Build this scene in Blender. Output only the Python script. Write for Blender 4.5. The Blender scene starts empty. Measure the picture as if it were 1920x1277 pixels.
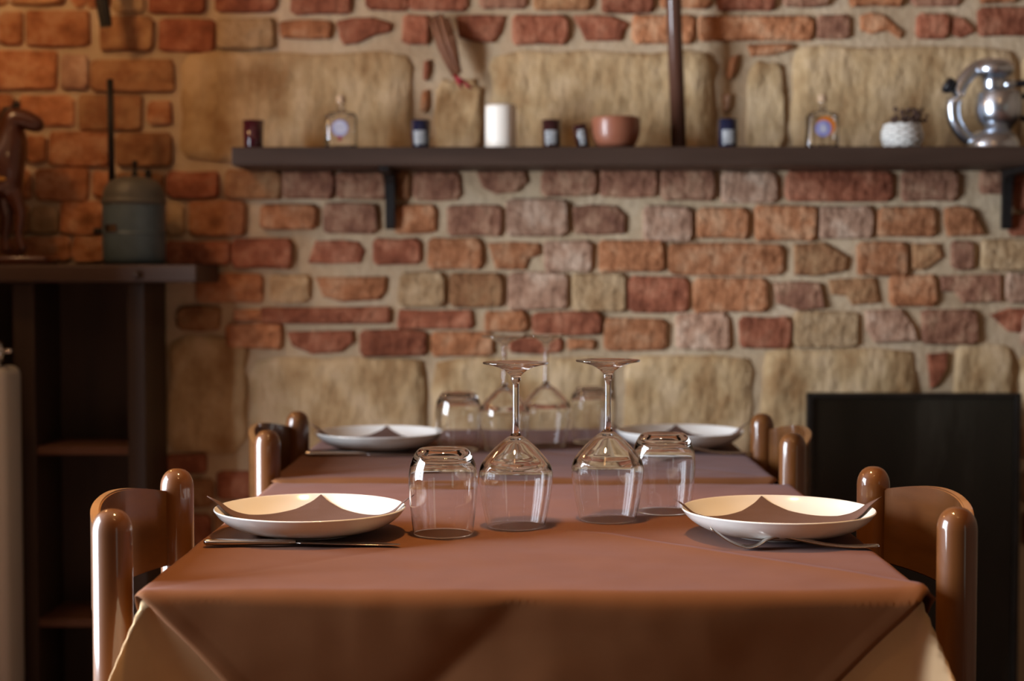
import bpy, bmesh, math, random
from mathutils import Vector, Matrix, noise
PI = math.pi
random.seed(7)
S = bpy.context.scene
COL = S.collection

# ------------------------------------------------------------------ camera, world, light
F, CX, CY = 2900.0, 960.0, 638.5
cam_d = bpy.data.cameras.new('camera'); cam = bpy.data.objects.new('camera', cam_d); COL.objects.link(cam)
cam_d.sensor_width = 36.0; cam_d.lens = F / 1920 * 36.0; cam_d.clip_start = 0.05
CAM = Vector((0, 0, 1.085))
cam.location = CAM
YAW, PITCH = math.atan(36 / F), math.atan(118.5 / F)
cam.rotation_euler = (PI / 2 - PITCH, 0, YAW)
cam_d.dof.use_dof = True; cam_d.dof.focus_distance = 1.91; cam_d.dof.aperture_fstop = 3.7
S.camera = cam
RM = cam.rotation_euler.to_matrix()

def U(px, py, d):
    """photo pixel (1920x1277) -> the world point on the plane Y = d"""
    v = RM @ Vector(((px - CX) / F, -(py - CY) / F, -1.0))
    return CAM + v * (d / v.y)

w = bpy.data.worlds.new('world'); S.world = w; w.use_nodes = True
w.node_tree.nodes['Background'].inputs[0].default_value = (0.55, 0.7, 1.0, 1)
w.node_tree.nodes['Background'].inputs[1].default_value = 0.3

def lamp(name, kind, loc, col, watt, rot=(0, 0, 0), size=None, size_y=None, radius=None, spot=None):
    l = bpy.data.lights.new(name, kind); l.color = col; l.energy = watt
    if kind == 'AREA':
        l.shape = 'RECTANGLE'; l.size = size; l.size_y = size_y
    else:
        l.shadow_soft_size = radius
        if kind == 'SPOT':
            l.spot_size = spot; l.spot_blend = 0.6
    o = bpy.data.objects.new(name, l); COL.objects.link(o); o.location = loc; o.rotation_euler = rot
    return o
COOL, WARM = (0.80, 0.89, 1.0), (1.0, 0.56, 0.24)
# daylight: three tall casements of the left wall, one glazed door behind the camera at the right
for yc in (1.18, 1.74, 2.30):
    lamp('window_daylight', 'AREA', (-2.66, yc, 1.19), COOL, 205, (0, -PI / 2, 0), 2.0, 0.47)
lamp('rear_daylight', 'AREA', (2.57, -1.9, 1.1), (0.8, 0.97, 0.86), 7, (0, PI / 2, 0), 1.8, 1.0)
# warm ceiling lamps over the front table, warm lamp in the left alcove, one over the far table
lamp('ceiling_lamp', 'POINT', (0.18, 0.62, 2.45), WARM, 5, radius=0.035)
lamp('ceiling_lamp', 'POINT', (0.40, 0.66, 2.45), WARM, 5, radius=0.035)
lamp('alcove_lamp', 'POINT', (-1.22, 2.95, 1.95), (1.0, 0.56, 0.24), 16, radius=0.06)
lamp('table_lamp', 'SPOT', (-0.10, 1.70, 2.5), (1.0, 0.57, 0.24), 200, radius=0.06, spot=1.05)
S.view_settings.view_transform = 'Standard'; S.view_settings.look = 'None'
S.view_settings.exposure = -0.78; S.view_settings.gamma = 1.0; S.view_settings.use_curve_mapping = False
cy = S.cycles
cy.max_bounces = 20; cy.transmission_bounces = 20; cy.glossy_bounces = 6; cy.diffuse_bounces = 4
cy.transparent_max_bounces = 16; cy.sample_clamp_indirect = 8.0
cy.caustics_reflective = True; cy.caustics_refractive = True; cy.use_denoising = True

# ------------------------------------------------------------------ materials
def mat(name, col, rough=0.5, metal=0.0, coat=0.0, trans=0.0, ior=1.45, spec=0.5, sheen=0.0, sheen_col=(1, 1, 1)):
    m = bpy.data.materials.new(name); m.use_nodes = True
    b = m.node_tree.nodes['Principled BSDF']
    b.inputs['Base Color'].default_value = (*col, 1); b.inputs['Roughness'].default_value = rough
    b.inputs['Metallic'].default_value = metal; b.inputs['Coat Weight'].default_value = coat
    b.inputs['Coat Roughness'].default_value = 0.08
    b.inputs['Transmission Weight'].default_value = trans; b.inputs['IOR'].default_value = ior
    b.inputs['Specular IOR Level'].default_value = spec
    b.inputs['Sheen Weight'].default_value = sheen; b.inputs['Sheen Tint'].default_value = (*sheen_col, 1)
    b.inputs['Sheen Roughness'].default_value = 0.4
    return m

def N(m, t, **kw):
    n = m.node_tree.nodes.new(t)
    for k, v in kw.items(): setattr(n, k, v)
    return n
def L(m, a, b): m.node_tree.links.new(a, b)

def textured(name, cols, scale=8, stretch=(1, 1, 1), rough=0.8, bump=0.3, bump_scale=60, dist=0.004, rand=0.0,
             detail=6, bump_stretch=None, contrast=(0.3, 0.7), **kw):
    """colour ramp over stretched noise, bump from a finer noise, optional variation from object to object"""
    m = mat(name, cols[0], rough, **kw)
    b = m.node_tree.nodes['Principled BSDF']
    tc = N(m, 'ShaderNodeTexCoord'); mp = N(m, 'ShaderNodeMapping'); mp.inputs['Scale'].default_value = stretch
    L(m, tc.outputs['Object'], mp.inputs['Vector'])
    oi = N(m, 'ShaderNodeObjectInfo')
    nz = N(m, 'ShaderNodeTexNoise', noise_dimensions='4D'); nz.inputs['Scale'].default_value = scale
    nz.inputs['Detail'].default_value = detail; nz.inputs['Roughness'].default_value = 0.6
    mul = N(m, 'ShaderNodeMath', operation='MULTIPLY'); mul.inputs[1].default_value = 40
    L(m, oi.outputs['Random'], mul.inputs[0]); L(m, mul.outputs[0], nz.inputs['W'])
    L(m, mp.outputs[0], nz.inputs['Vector'])
    cr = N(m, 'ShaderNodeValToRGB'); e = cr.color_ramp.elements
    e[0].position, e[1].position = contrast
    e[0].color = (*cols[0], 1); e[1].color = (*cols[-1], 1)
    for i, c in enumerate(cols[1:-1]):
        x = e.new(contrast[0] + (contrast[1] - contrast[0]) * (i + 1) / (len(cols) - 1)); x.color = (*c, 1)
    L(m, nz.outputs['Fac'], cr.inputs[0])
    out = cr.outputs[0]
    if rand:
        hsv = N(m, 'ShaderNodeHueSaturation')
        mr = N(m, 'ShaderNodeMapRange'); mr.inputs['To Min'].default_value = 1 - rand; mr.inputs['To Max'].default_value = 1 + rand
        L(m, oi.outputs['Random'], mr.inputs[0]); L(m, mr.outputs[0], hsv.inputs['Value'])
        L(m, out, hsv.inputs['Color']); out = hsv.outputs[0]
    L(m, out, b.inputs['Base Color'])
    if bump:
        mp2 = N(m, 'ShaderNodeMapping'); mp2.inputs['Scale'].default_value = bump_stretch or stretch
        L(m, tc.outputs['Object'], mp2.inputs['Vector'])
        n2 = N(m, 'ShaderNodeTexNoise'); n2.inputs['Scale'].default_value = bump_scale; n2.inputs['Detail'].default_value = 5
        L(m, mp2.outputs[0], n2.inputs['Vector'])
        bp = N(m, 'ShaderNodeBump'); bp.inputs['Strength'].default_value = bump; bp.inputs['Distance'].default_value = dist
        L(m, n2.outputs['Fac'], bp.inputs['Height']); L(m, bp.outputs[0], b.inputs['Normal'])
    return m

BR = dict(scale=22, rough=0.92, bump=1.0, bump_scale=42, dist=0.014, rand=0.16, spec=0.15, contrast=(.36, .64))
M = {
 'o': textured('brick_orange', [(.27, .105, .046), (.42, .175, .080), (.53, .29, .16)], **BR),
 'r': textured('brick_red', [(.19, .062, .034), (.30, .102, .055), (.42, .18, .105)], **BR),
 'm': textured('brick_mauve', [(.20, .088, .056), (.31, .15, .092), (.46, .27, .17)], **BR),
 'p': textured('brick_pink', [(.31, .17, .11), (.45, .27, .18), (.58, .41, .30)], **BR),
 't': textured('brick_tan', [(.36, .22, .11), (.46, .31, .17), (.56, .40, .24)], **BR),
 'b': textured('brick_brown', [(.25, .11, .05), (.34, .17, .08), (.42, .24, .12)], **BR),
 'stone': textured('sandstone', [(.33, .19, .085), (.49, .34, .18), (.62, .46, .28)], scale=10, stretch=(1, 1, .8), rough=0.95, contrast=(.34, .62),
                   bump=0.9, bump_scale=30, dist=0.012, rand=0.06, spec=0.15, bump_stretch=(1.3, 1, .7)),
 'mortar': textured('mortar', [(.40, .29, .18), (.51, .39, .255), (.60, .48, .34)], scale=6, rough=0.95, bump=0.8, bump_scale=55, dist=0.006, spec=0.15),
 'plaster': textured('plaster', [(.15, .095, .055), (.20, .13, .08)], scale=3, rough=0.9, bump=0.2),
 'ceiling': textured('ceiling_wood', [(.16, .09, .05), (.24, .14, .08)], scale=3, stretch=(1, 8, 1), rough=0.7, bump=0.2),
 'floor': textured('terracotta_floor', [(.16, .07, .04), (.24, .11, .06)], scale=4, rough=0.5, bump=0.2),
 'dark_wood': textured('dark_walnut', [(.018, .010, .007), (.034, .019, .012), (.05, .03, .02)], scale=10, stretch=(1, 1, .12), rough=0.5, bump=0.3, bump_scale=40, dist=0.002),
 'shelf_wood': textured('shelf_oak', [(.028, .015, .010), (.050, .028, .019), (.075, .046, .034)], scale=12, stretch=(.1, 1, 1), rough=0.55, spec=0.3, bump=0.35, bump_scale=40, dist=0.002),
 'shelf_edge': textured('inner_shelf_wood', [(.07, .028, .014), (.11, .045, .022)], scale=10, stretch=(.1, 1, 1), rough=0.5, bump=0.2),
 'chair': textured('varnished_beech', [(.085, .026, .004), (.115, .037, .006), (.15, .052, .010)], scale=22, stretch=(1, 1, .06), rough=0.5, spec=0.25, bump=0.06, bump_scale=80, dist=0.001, coat=1.0),
 'chair_edge': textured('plywood_edge', [(.30, .14, .045), (.42, .21, .075)], scale=30, rough=0.4, bump=0.05, coat=0.6),
 'slat': textured('varnished_plywood', [(.060, .019, .003), (.085, .029, .005), (.115, .042, .008)], scale=14, stretch=(1, .12, 1.6), rough=0.5, spec=0.25, bump=0.08, bump_scale=50, dist=0.001, coat=0.9),
 'cloth': textured('brown_cotton', [(.142, .056, .020), (.160, .064, .024)], scale=14, rough=0.85, bump=0.25, bump_scale=900, dist=0.0006, spec=0.12, sheen=0.07, sheen_col=(.85, .8, 1)),
 'beige': textured('beige_cotton', [(.54, .35, .18), (.60, .41, .23)], scale=10, rough=0.85, bump=0.2, bump_scale=800, dist=0.0006, spec=0.15, sheen=0.1),
 'napkin': textured('paper_napkin', [(.115, .068, .055), (.13, .078, .064)], scale=20, rough=0.95, bump=0.5, bump_scale=420, dist=0.0008, spec=0.2),
 'porcelain': mat('white_porcelain', (.80, .79, .76), 0.12, coat=0.4),
 'glass': mat('clear_glass', (1, 1, 1), 0.0, trans=1.0, ior=1.54),
 'steel': mat('polished_steel', (.56, .53, .50), 0.16, metal=1.0),
 'chrome': textured('polished_aluminium', [(.55, .60, .68), (.66, .71, .78)], scale=6, rough=0.26, bump=0, metal=1.0),
 'black': mat('black_plastic', (.010, .010, .013), 0.3),
 'iron': textured('black_iron', [(.010, .009, .009), (.022, .019, .018)], scale=20, rough=0.55, bump=0.3, metal=0.4),
 'wax': mat('white_wax', (.86, .82, .74), 0.45),
 'red_glass': mat('dark_red_glass', (.045, .004, .010), 0.12, coat=0.5),
 'blue_glass': mat('dark_blue_glass', (.006, .012, .040), 0.12, coat=0.5),
 'plum_glass': mat('dark_plum_glass', (.030, .008, .010), 0.12, coat=0.5),
 'label': textured('printed_label_or_glint', [(.08, .09, .10), (.30, .31, .32), (.42, .43, .43)], scale=120, stretch=(1, 1, 2.5), rough=0.6, bump=0),  # printed labels, and the painted highlight on the tilted glass
 'terracotta': textured('terracotta_pot', [(.22, .075, .04), (.28, .10, .055)], scale=15, rough=0.4, bump=0.15, coat=0.3),
 'cork': textured('cork', [(.45, .30, .18), (.58, .42, .28)], scale=90, rough=0.8, bump=0.2),
 'orange': mat('orange_print', (.55, .16, .02), 0.5),
 'violet': textured('violet_print', [(.18, .18, .42), (.32, .32, .55)], scale=90, rough=0.5, bump=0),
 'pale_blue': textured('pale_blue_print', [(.30, .32, .46), (.55, .56, .64)], scale=100, rough=0.5, bump=0),
 'red': mat('red_ribbon', (.30, .015, .025), 0.5),
 'dried': textured('dried_pods', [(.13, .045, .018), (.22, .09, .038)], scale=30, rough=0.6, bump=0.4),
 'basket': textured('white_wicker', [(.55, .54, .50), (.72, .71, .68)], scale=60, rough=0.8, bump=0.6, bump_scale=120),
 'twig': textured('dried_flower_brown', [(.045, .022, .016), (.09, .045, .03)], scale=40, rough=0.8, bump=0.3),
 'tank': textured('blue_grey_painted_metal', [(.06, .085, .095), (.085, .125, .15), (.12, .16, .18)], scale=9, rough=0.38, bump=0.15, metal=0.1),
 'horse': textured('carved_brown_wood', [(.045, .012, .006), (.085, .024, .010)], scale=16, rough=0.3, bump=0.2, coat=0.5),
 'mane': mat('black_mane', (.015, .008, .006), 0.5),
 'strap': mat('yellow_strap', (.42, .20, .03), 0.5),
 'radiator': mat('grey_white_enamel', (.42, .40, .37), 0.4),
 'sheet': textured('blackened_sheet_metal', [(.008, .0055, .003), (.014, .010, .006), (.04, .034, .025)], scale=4, stretch=(1.6, 1, .35), rough=0.24, bump=0.10, bump_scale=9, dist=0.004, contrast=(.35, .75)),
 'frame': textured('dark_steel_frame', [(.025, .021, .018), (.05, .044, .04)], scale=12, rough=0.35, bump=0.1, metal=0.7),
 'pole': textured('dark_wood_pole', [(.075, .030, .018), (.11, .048, .030)], scale=14, stretch=(1, 1, .1), rough=0.36, bump=0.1, coat=0.6),
}

# ------------------------------------------------------------------ mesh helpers
def mesh_obj(name, bm, material, parent=None, smooth=True, loc=None):
    me = bpy.data.meshes.new(name)
    bmesh.ops.recalc_face_normals(bm, faces=bm.faces)
    bm.to_mesh(me); bm.free()
    if smooth:
        for p in me.polygons: p.use_smooth = True
    me.materials.append(M[material] if isinstance(material, str) else material)
    o = bpy.data.objects.new(name, me); COL.objects.link(o)
    if parent is not None: o.parent = parent
    if loc is not None: o.location = loc
    return o

def autosmooth(o, deg=35):
    bpy_me = o.data
    bm = bmesh.new(); bm.from_mesh(bpy_me)
    for e in bm.edges:
        e.smooth = not (len(e.link_faces) == 2 and e.calc_face_angle(0) > math.radians(deg))
    bm.to_mesh(bpy_me); bm.free()
    return o

def thing(name, label, cat, loc=(0, 0, 0), rz=0.0, group=None):
    o = bpy.data.objects.new(name, None); COL.objects.link(o)
    o.location = loc; o.rotation_euler = (0, 0, rz); o.empty_display_size = 0.05
    o['label'] = label; o['category'] = cat
    if group: o['group'] = group
    return o
def tag(o, label, cat, group=None):
    o['label'] = label; o['category'] = cat
    if group: o['group'] = group
    return o
def structure(o): o['kind'] = 'structure'; return o

def dup(root, loc, label, group=None):
    r = root.copy(); COL.objects.link(r); r.location = loc; r['label'] = label
    if group: r['group'] = group
    for ch in list(root.children):
        c = ch.copy(); COL.objects.link(c); c.parent = r
        for g in list(ch.children):
            d = g.copy(); COL.objects.link(d); d.parent = c
    return r

def add_box(bm, x0, x1, y0, y1, z0, z1, bevel=0.0, seg=2):
    r = bmesh.ops.create_cube(bm, size=1.0)
    vs = r['verts']
    for v in vs:
        v.co = Vector((x0 + (v.co.x + .5) * (x1 - x0), y0 + (v.co.y + .5) * (y1 - y0), z0 + (v.co.z + .5) * (z1 - z0)))
    if bevel:
        es = list({e for v in vs for e in v.link_edges})
        bmesh.ops.bevel(bm, geom=es, offset=bevel, segments=seg, affect='EDGES', profile=0.5)
    return bm
def box(*a, **k): return add_box(bmesh.new(), *a, **k)

def lathe(profile, seg=48, bm=None, mtx=None):
    """revolve (r, z) points around Z; points with r = 0 become poles"""
    bm = bm or bmesh.new(); rings = []
    for r, z in profile:
        if r < 1e-6: rings.append([bm.verts.new((0, 0, z))])
        else: rings.append([bm.verts.new((r * math.cos(2 * PI * k / seg), r * math.sin(2 * PI * k / seg), z)) for k in range(seg)])
    for a, b in zip(rings, rings[1:]):
        for k in range(seg):
            k2 = (k + 1) % seg
            if len(a) == 1 and len(b) == 1: continue
            if len(a) == 1: bm.faces.new((a[0], b[k2], b[k]))
            elif len(b) == 1: bm.faces.new((a[k], a[k2], b[0]))
            else: bm.faces.new((a[k], a[k2], b[k2], b[k]))
    if mtx is not None:
        bmesh.ops.transform(bm, matrix=mtx, verts=[v for rg in rings for v in rg])
    return bm

def smooth_profile(pts, n=4):
    """Catmull-Rom through the points"""
    out = []
    P = [pts[0]] + list(pts) + [pts[-1]]
    for i in range(1, len(P) - 2):
        for k in range(n):
            t = k / n; q = []
            for c in range(len(P[0])):
                p0, p1, p2, p3 = P[i - 1][c], P[i][c], P[i + 1][c], P[i + 2][c]
                q.append(0.5 * (2 * p1 + (p2 - p0) * t + (2 * p0 - 5 * p1 + 4 * p2 - p3) * t * t + (3 * p1 - p0 - 3 * p2 + p3) * t ** 3))
            out.append(tuple(q))
    out.append(tuple(pts[-1]))
    return out

def tube(path, radii, seg=12, bm=None, flat=1.0, caps=True, up=Vector((0, 0, 1))):
    """sweep circles (or ellipses: flat scales the 'up' axis) along a path"""
    bm = bm or bmesh.new(); P = [Vector(p) for p in path]; rings = []
    if not hasattr(radii, '__len__'): radii = [radii] * len(P)
    for i, p in enumerate(P):
        t = (P[min(i + 1, len(P) - 1)] - P[max(i - 1, 0)]).normalized()
        u = up if abs(t.dot(up)) < 0.95 else Vector((1, 0, 0))
        s = t.cross(u).normalized(); v = s.cross(t).normalized()
        r = radii[i]
        ra, rb = (r if hasattr(r, '__len__') else (r, r * flat))
        rings.append([bm.verts.new(p + s * (ra * math.cos(2 * PI * k / seg)) + v * (rb * math.sin(2 * PI * k / seg))) for k in range(seg)])
    for a, b in zip(rings, rings[1:]):
        for k in range(seg):
            bm.faces.new((a[k], a[(k + 1) % seg], b[(k + 1) % seg], b[k]))
    if caps:
        bm.faces.new(rings[0]); bm.faces.new(rings[-1])
    return bm

def ellipsoid(bm, c, r, seg=14, rot=None):
    m = Matrix.Translation(c) @ (rot.to_4x4() if rot is not None else Matrix.Identity(4)) @ Matrix.Diagonal((*r, 1))
    bmesh.ops.create_uvsphere(bm, u_segments=seg, v_segments=max(6, seg // 2 + 1), radius=1.0, matrix=m)
    return bm

# ------------------------------------------------------------------ the room
WY = 3.60                                       # face of the brick wall
wall = structure(mesh_obj('wall_back', box(-1.7, 2.6, WY + 0.012, WY + 0.30, 0, 2.7), 'mortar', smooth=False))

def mortar_face():
    bm = bmesh.new(); nx, nz = 190, 120
    x0, x1, z0, z1 = -1.7, 2.6, 0.0, 2.7
    g = [[bm.verts.new((x0 + (x1 - x0) * i / nx, 0, z0 + (z1 - z0) * j / nz)) for i in range(nx + 1)] for j in range(nz + 1)]
    for row in g:
        for v in row:
            n = noise.noise(v.co * 9) * 0.003 + noise.noise(v.co * 30) * 0.0022
            v.co.y = WY + 0.001 + n
    for j in range(nz):
        for i in range(nx):
            bm.faces.new((g[j][i], g[j][i + 1], g[j + 1][i + 1], g[j + 1][i]))
    return bm
mesh_obj('mortar', mortar_face(), 'mortar', wall)

def rect_poly(x0, x1, y0, y1, jit=3.0):
    """ten irregular outline points for a worn brick, in photo pixels on the wall"""
    j = lambda a=jit: random.uniform(-a, a)
    x0 -= 2.5; x1 += 2.5; y0 -= 2; y1 += 2
    c = min(7.5, (y1 - y0) * 0.15); w_ = x1 - x0
    return [(x0 + c + j(), y0 + j(1.5)), ((x0 + x1) / 2 + j(w_ * .1), y0 + j(2.2)), (x1 - c + j(), y0 + j(1.5)),
            (x1 + j(1.5), y0 + c + j()), (x1 + j(1.5), y1 - c + j()),
            (x1 - c + j(), y1 + j(1.5)), ((x0 + x1) / 2 + j(w_ * .1), y1 + j(2.2)), (x0 + c + j(), y1 + j(1.5)),
            (x0 + j(1.5), y1 - c + j()), (x0 + j(1.5), y0 + c + j())]

def inset(poly, k):
    cx = sum(p[0] for p in poly) / len(poly); cz = sum(p[1] for p in poly) / len(poly)
    out = []
    for x, z in poly:
        dx, dz = cx - x, cz - z; l = math.hypot(dx, dz)
        # move by k along each axis direction, so long bricks keep an even bevel
        out.append((x + math.copysign(min(k, abs(dx) * .6), dx), z + math.copysign(min(k, abs(dz) * .6), dz)))
    return out

def brick_at(poly_px, m, proud=0.010):
    W = [U(x, y, WY) for x, y in poly_px]
    cx = sum(p.x for p in W) / len(W); cz = sum(p.z for p in W) / len(W)
    poly = [(p.x - cx, p.z - cz) for p in W]
    tilt, tiltz = random.uniform(-.012, .012), random.uniform(-.03, .03)
    bm = bmesh.new()
    back = [bm.verts.new((x, 0.02, z)) for x, z in poly]
    mid = [bm.verts.new((x, -proud * .45, z)) for x, z in poly]
    front = [bm.verts.new((x, -proud + tilt * x + tiltz * z + random.uniform(-.0012, .0012), z)) for x, z in inset(poly, .0042)]
    n = len(poly)
    for a, b in ((back, mid), (mid, front)):
        for k in range(n): bm.faces.new((a[k], a[(k + 1) % n], b[(k + 1) % n], b[k]))
    c = bm.verts.new((0, -proud - random.uniform(0, .003), 0))
    for k in range(n): bm.faces.new((front[k], front[(k + 1) % n], c))
    return mesh_obj('brick', bm, m, wall, smooth=False, loc=(cx, WY, cz))

def stone_at(x0, x1, y0, y1, proud=0.014, poly=None, m='stone'):
    pts = []
    if poly is None:
        nseg = 7
        for a, b in (((x0, y0), (x1, y0)), ((x1, y0), (x1, y1)), ((x1, y1), (x0, y1)), ((x0, y1), (x0, y0))):
            for k in range(nseg):
                t = k / nseg; jx, jy = random.uniform(-4, 4), random.uniform(-4, 4)
                if k == 0:
                    jx += 9 if a[0] == x0 else -9; jy += 7 if a[1] == y0 else -7
                pts.append((a[0] + (b[0] - a[0]) * t + jx, a[1] + (b[1] - a[1]) * t + jy))
    else:
        for i, a in enumerate(poly):
            b = poly[(i + 1) % len(poly)]
            for k in range(4):
                t = k / 4; pts.append((a[0] + (b[0] - a[0]) * t + random.uniform(-2, 2), a[1] + (b[1] - a[1]) * t + random.uniform(-2, 2)))
    W = [U(x, y, WY) for x, y in pts]
    cx = sum(p.x for p in W) / len(W); cz = sum(p.z for p in W) / len(W)
    P = [(p.x - cx, p.z - cz) for p in W]
    bm = bmesh.new(); n = len(P); rings = [[bm.verts.new((x, .02, z)) for x, z in P], [bm.verts.new((x, -proud * .3, z)) for x, z in P]]
    for k in (.985, .82, .62, .40, .20):
        ring = []
        for x, z in P:
            q = Vector((x * k + cx, 0, z * k + cz))
            ring.append(bm.verts.new((x * k, -proud + noise.noise(q * 11) * .006 + noise.noise(q * 28) * .004, z * k)))
        rings.append(ring)
    for a, b in zip(rings, rings[1:]):
        for k in range(n): bm.faces.new((a[k], a[(k + 1) % n], b[(k + 1) % n], b[k]))
    c = bm.verts.new((0, -proud, 0))
    for k in range(n): bm.faces.new((rings[-1][k], rings[-1][(k + 1) % n], c))
    return mesh_obj('stone', bm, m, wall, loc=(cx, WY, cz))

BRICKS = [
 # top course
 (25,122,-32,9,'b'),(136,158,-32,12,'o'),(165,205,-32,14,'o'),(213,270,-32,23,'t'),(283,384,-32,26,'r'),(405,518,-32,22,'r'),(548,657,-32,26,'r'),
 (688,764,-32,18,'r'),(768,876,-32,18,'r'),(902,986,-32,16,'m'),(1002,1106,-32,17,'b'),(1130,1222,-32,23,'r'),(1240,1330,-32,14,'o'),
 (1345,1450,-32,18,'r'),(1470,1553,-32,11,'m'),(1595,1690,-32,10,'o'),(1710,1795,-32,11,'m'),(1838,1903,-32,5,'o'),
 # second course
 (-55,-8,25,84,'o'),(3,43,24,83,'o'),(52,167,22,87,'o'),(190,288,33,95,'b'),(300,403,38,97,'r'),(408,513,37,92,'t'),(527,620,41,71,'o'),
 (757,804,30,82,'r'),(963,1064,31,82,'r'),(1187,1299,30,80,'o'),(1310,1522,33,76,'o'),(1533,1591,31,73,'m'),(1720,1777,28,70,'r'),(1835,1930,17,67,'r'),
 # left, beside the big stone
 (-20,107,97,167,'o'),(118,166,104,168,'p'),(173,326,114,170,'b'),(-60,24,178,236,'o'),(35,139,181,237,'o'),(150,266,179,245,'b'),(278,321,192,234,'o'),
 (-70,40,252,310,'o'),(50,86,256,304,'o'),(95,205,249,311,'o'),(220,323,252,311,'b'),
 (-60,58,320,372,'o'),(68,166,318,374,'o'),(178,214,322,371,'o'),(-80,52,384,438,'b'),(60,109,391,438,'t'),(115,200,379,439,'o'),(206,302,384,440,'o'),
 (-80,40,448,490,'o'),(48,130,446,488,'o'),(138,200,446,490,'o'),(210,300,448,490,'o'),
 # course under the shelf
 (222,306,324,370,'b'),(315,410,324,371,'r'),(424,527,321,371,'b'),(532,626,323,372,'m'),(634,722,323,373,'m'),(744,768,322,372,'b'),(777,862,324,373,'m'),
 (1016,1116,320,366,'m'),(1127,1229,318,368,'m'),(1240,1337,318,374,'m'),(1354,1455,324,379,'p'),(1474,1671,323,375,'r'),(1692,1792,322,376,'m'),(1838,1886,322,362,'m'),(1900,1960,328,392,'r'),
 (313,346,382,441,'t'),(356,458,379,441,'o'),(491,592,385,428,'o'),(608,706,383,437,'m'),(741,816,386,436,'o'),(841,940,386,441,'m'),(952,1063,375,441,'p'),
 (1207,1295,389,450,'p'),(1308,1400,390,446,'o'),(1417,1527,387,450,'o'),(1537,1635,389,446,'p'),(1648,1751,390,443,'o'),(1893,1960,402,442,'r'),
 (312,432,454,496,'r'),(437,546,449,501,'r'),(703,786,449,494,'r'),(805,902,447,503,'o'),(1022,1108,453,508,'p'),(1125,1242,453,509,'o'),(1255,1467,459,515,'o'),
 (1608,1698,455,516,'o'),(1784,1823,454,504,'m'),(1840,1945,450,506,'t'),
 (370,492,514,566,'o'),(750,834,512,574,'t'),(846,941,514,573,'b'),(955,1063,513,578,'p'),(1074,1170,515,583,'t'),(1181,1290,520,584,'r'),(1302,1437,523,584,'o'),
 (1668,1752,517,573,'o'),(1886,1960,513,566,'p'),
 (492,730,577,604,'r'),(748,885,583,614,'r'),(912,986,584,620,'o'),(1000,1125,587,627,'r'),
 (427,528,609,652,'o'),(678,798,620,666,'r'),(811,922,624,666,'o'),(956,1052,634,660,'r'),(1066,1112,636,654,'o'),(1133,1248,599,655,'o'),
 (1270,1366,589,653,'p'),(1388,1481,596,651,'r'),(1490,1606,585,649,'t'),(1730,1830,581,643,'m'),
 (335,412,576,618,'b'),(508,580,516,566,'t'),
 # lower left, between the cabinet and the chairs
 (318,386,852,884,'r'),(410,478,884,934,'r'),(325,400,900,950,'b'),(300,395,965,1020,'r'),(405,500,950,1004,'b'),(300,372,1036,1094,'b'),(385,490,1022,1080,'r'),
 (300,400,1108,1166,'r'),(412,520,1096,1150,'b'),
 (1916,1990,590,650,'p'),(1918,2000,800,860,'p'),(1918,2000,880,940,'m'),(1918,2000,960,1020,'r'),
 (1795,1880,18,-16,'o'),
]
for x0, x1, y0, y1, m in BRICKS:
    if y1 > y0: brick_at(rect_poly(x0, x1, y0, y1), m, random.uniform(.010, .017))
POLY = [
 ([(632,40),(660,34),(700,33),(735,44),(733,60),(700,68),(670,82),(645,85),(636,70)],'r'),
 ([(856,30),(900,28),(947,30),(940,62),(926,80),(890,78),(860,70)],'r'),
 ([(1074,30),(1110,28),(1150,31),(1178,44),(1168,62),(1165,77),(1098,77),(1088,55)],'r'),
 ([(1612,30),(1630,24),(1656,28),(1676,45),(1692,64),(1688,73),(1664,58),(1636,64),(1614,58)],'o'),
 ([(1782,33),(1800,32),(1822,50),(1825,62),(1800,72),(1784,64)],'r'),
 ([(893,322),(985,320),(989,340),(970,360),(930,364),(905,352)],'m'),
 ([(1074,388),(1110,383),(1155,386),(1173,402),(1172,438),(1120,441),(1078,438)],'m'),
 ([(1770,390),(1792,385),(1822,390),(1844,441),(1776,444),(1770,420)],'o'),
 ([(592,452),(640,450),(672,453),(684,470),(676,493),(620,495),(578,493)],'r'),
 ([(915,456),(960,453),(1012,456),(1013,478),(992,484),(985,506),(930,505)],'o'),
 ([(1488,458),(1545,454),(1588,480),(1585,508),(1530,518),(1490,516)],'b'),
 ([(1708,457),(1762,456),(1766,482),(1728,507),(1710,504)],'b'),
 ([(592,520),(725,518),(724,545),(712,562),(640,566),(606,556)],'o'),
 ([(1450,530),(1500,527),(1538,530),(1546,578),(1500,583),(1456,570)],'m'),
 ([(1553,524),(1640,520),(1649,568),(1598,572),(1588,556),(1558,552)],'b'),
 ([(1762,517),(1876,514),(1876,566),(1805,568),(1790,548),(1764,546)],'m'),
 ([(538,622),(662,619),(664,640),(640,660),(585,664),(548,648)],'r'),
 ([(1622,582),(1690,579),(1712,610),(1720,640),(1640,643),(1624,620)],'p'),
 ([(1856,590),(1890,578),(1960,578),(1960,628),(1890,622)],'r'),
 ([(795,116),(806,112),(808,132),(800,152),(793,148)],'r'),
 ([(792,172),(804,168),(806,200),(796,212),(788,206)],'o'),
 ([(1369,108),(1384,102),(1380,132),(1366,150),(1362,140)],'o'),
 ([(1354,178),(1370,176),(1368,206),(1356,212)],'p'),
 ([(1400,84),(1484,82),(1488,92),(1450,104),(1408,106)],'o'),
 ([(1738,664),(1776,660),(1774,690),(1756,720),(1744,728)],'r'),
 ([(515,580),(440,580),(438,602),(505,604)],'o'),
]
for p, m in POLY: brick_at(p, m, random.uniform(.008, .013))
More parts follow.
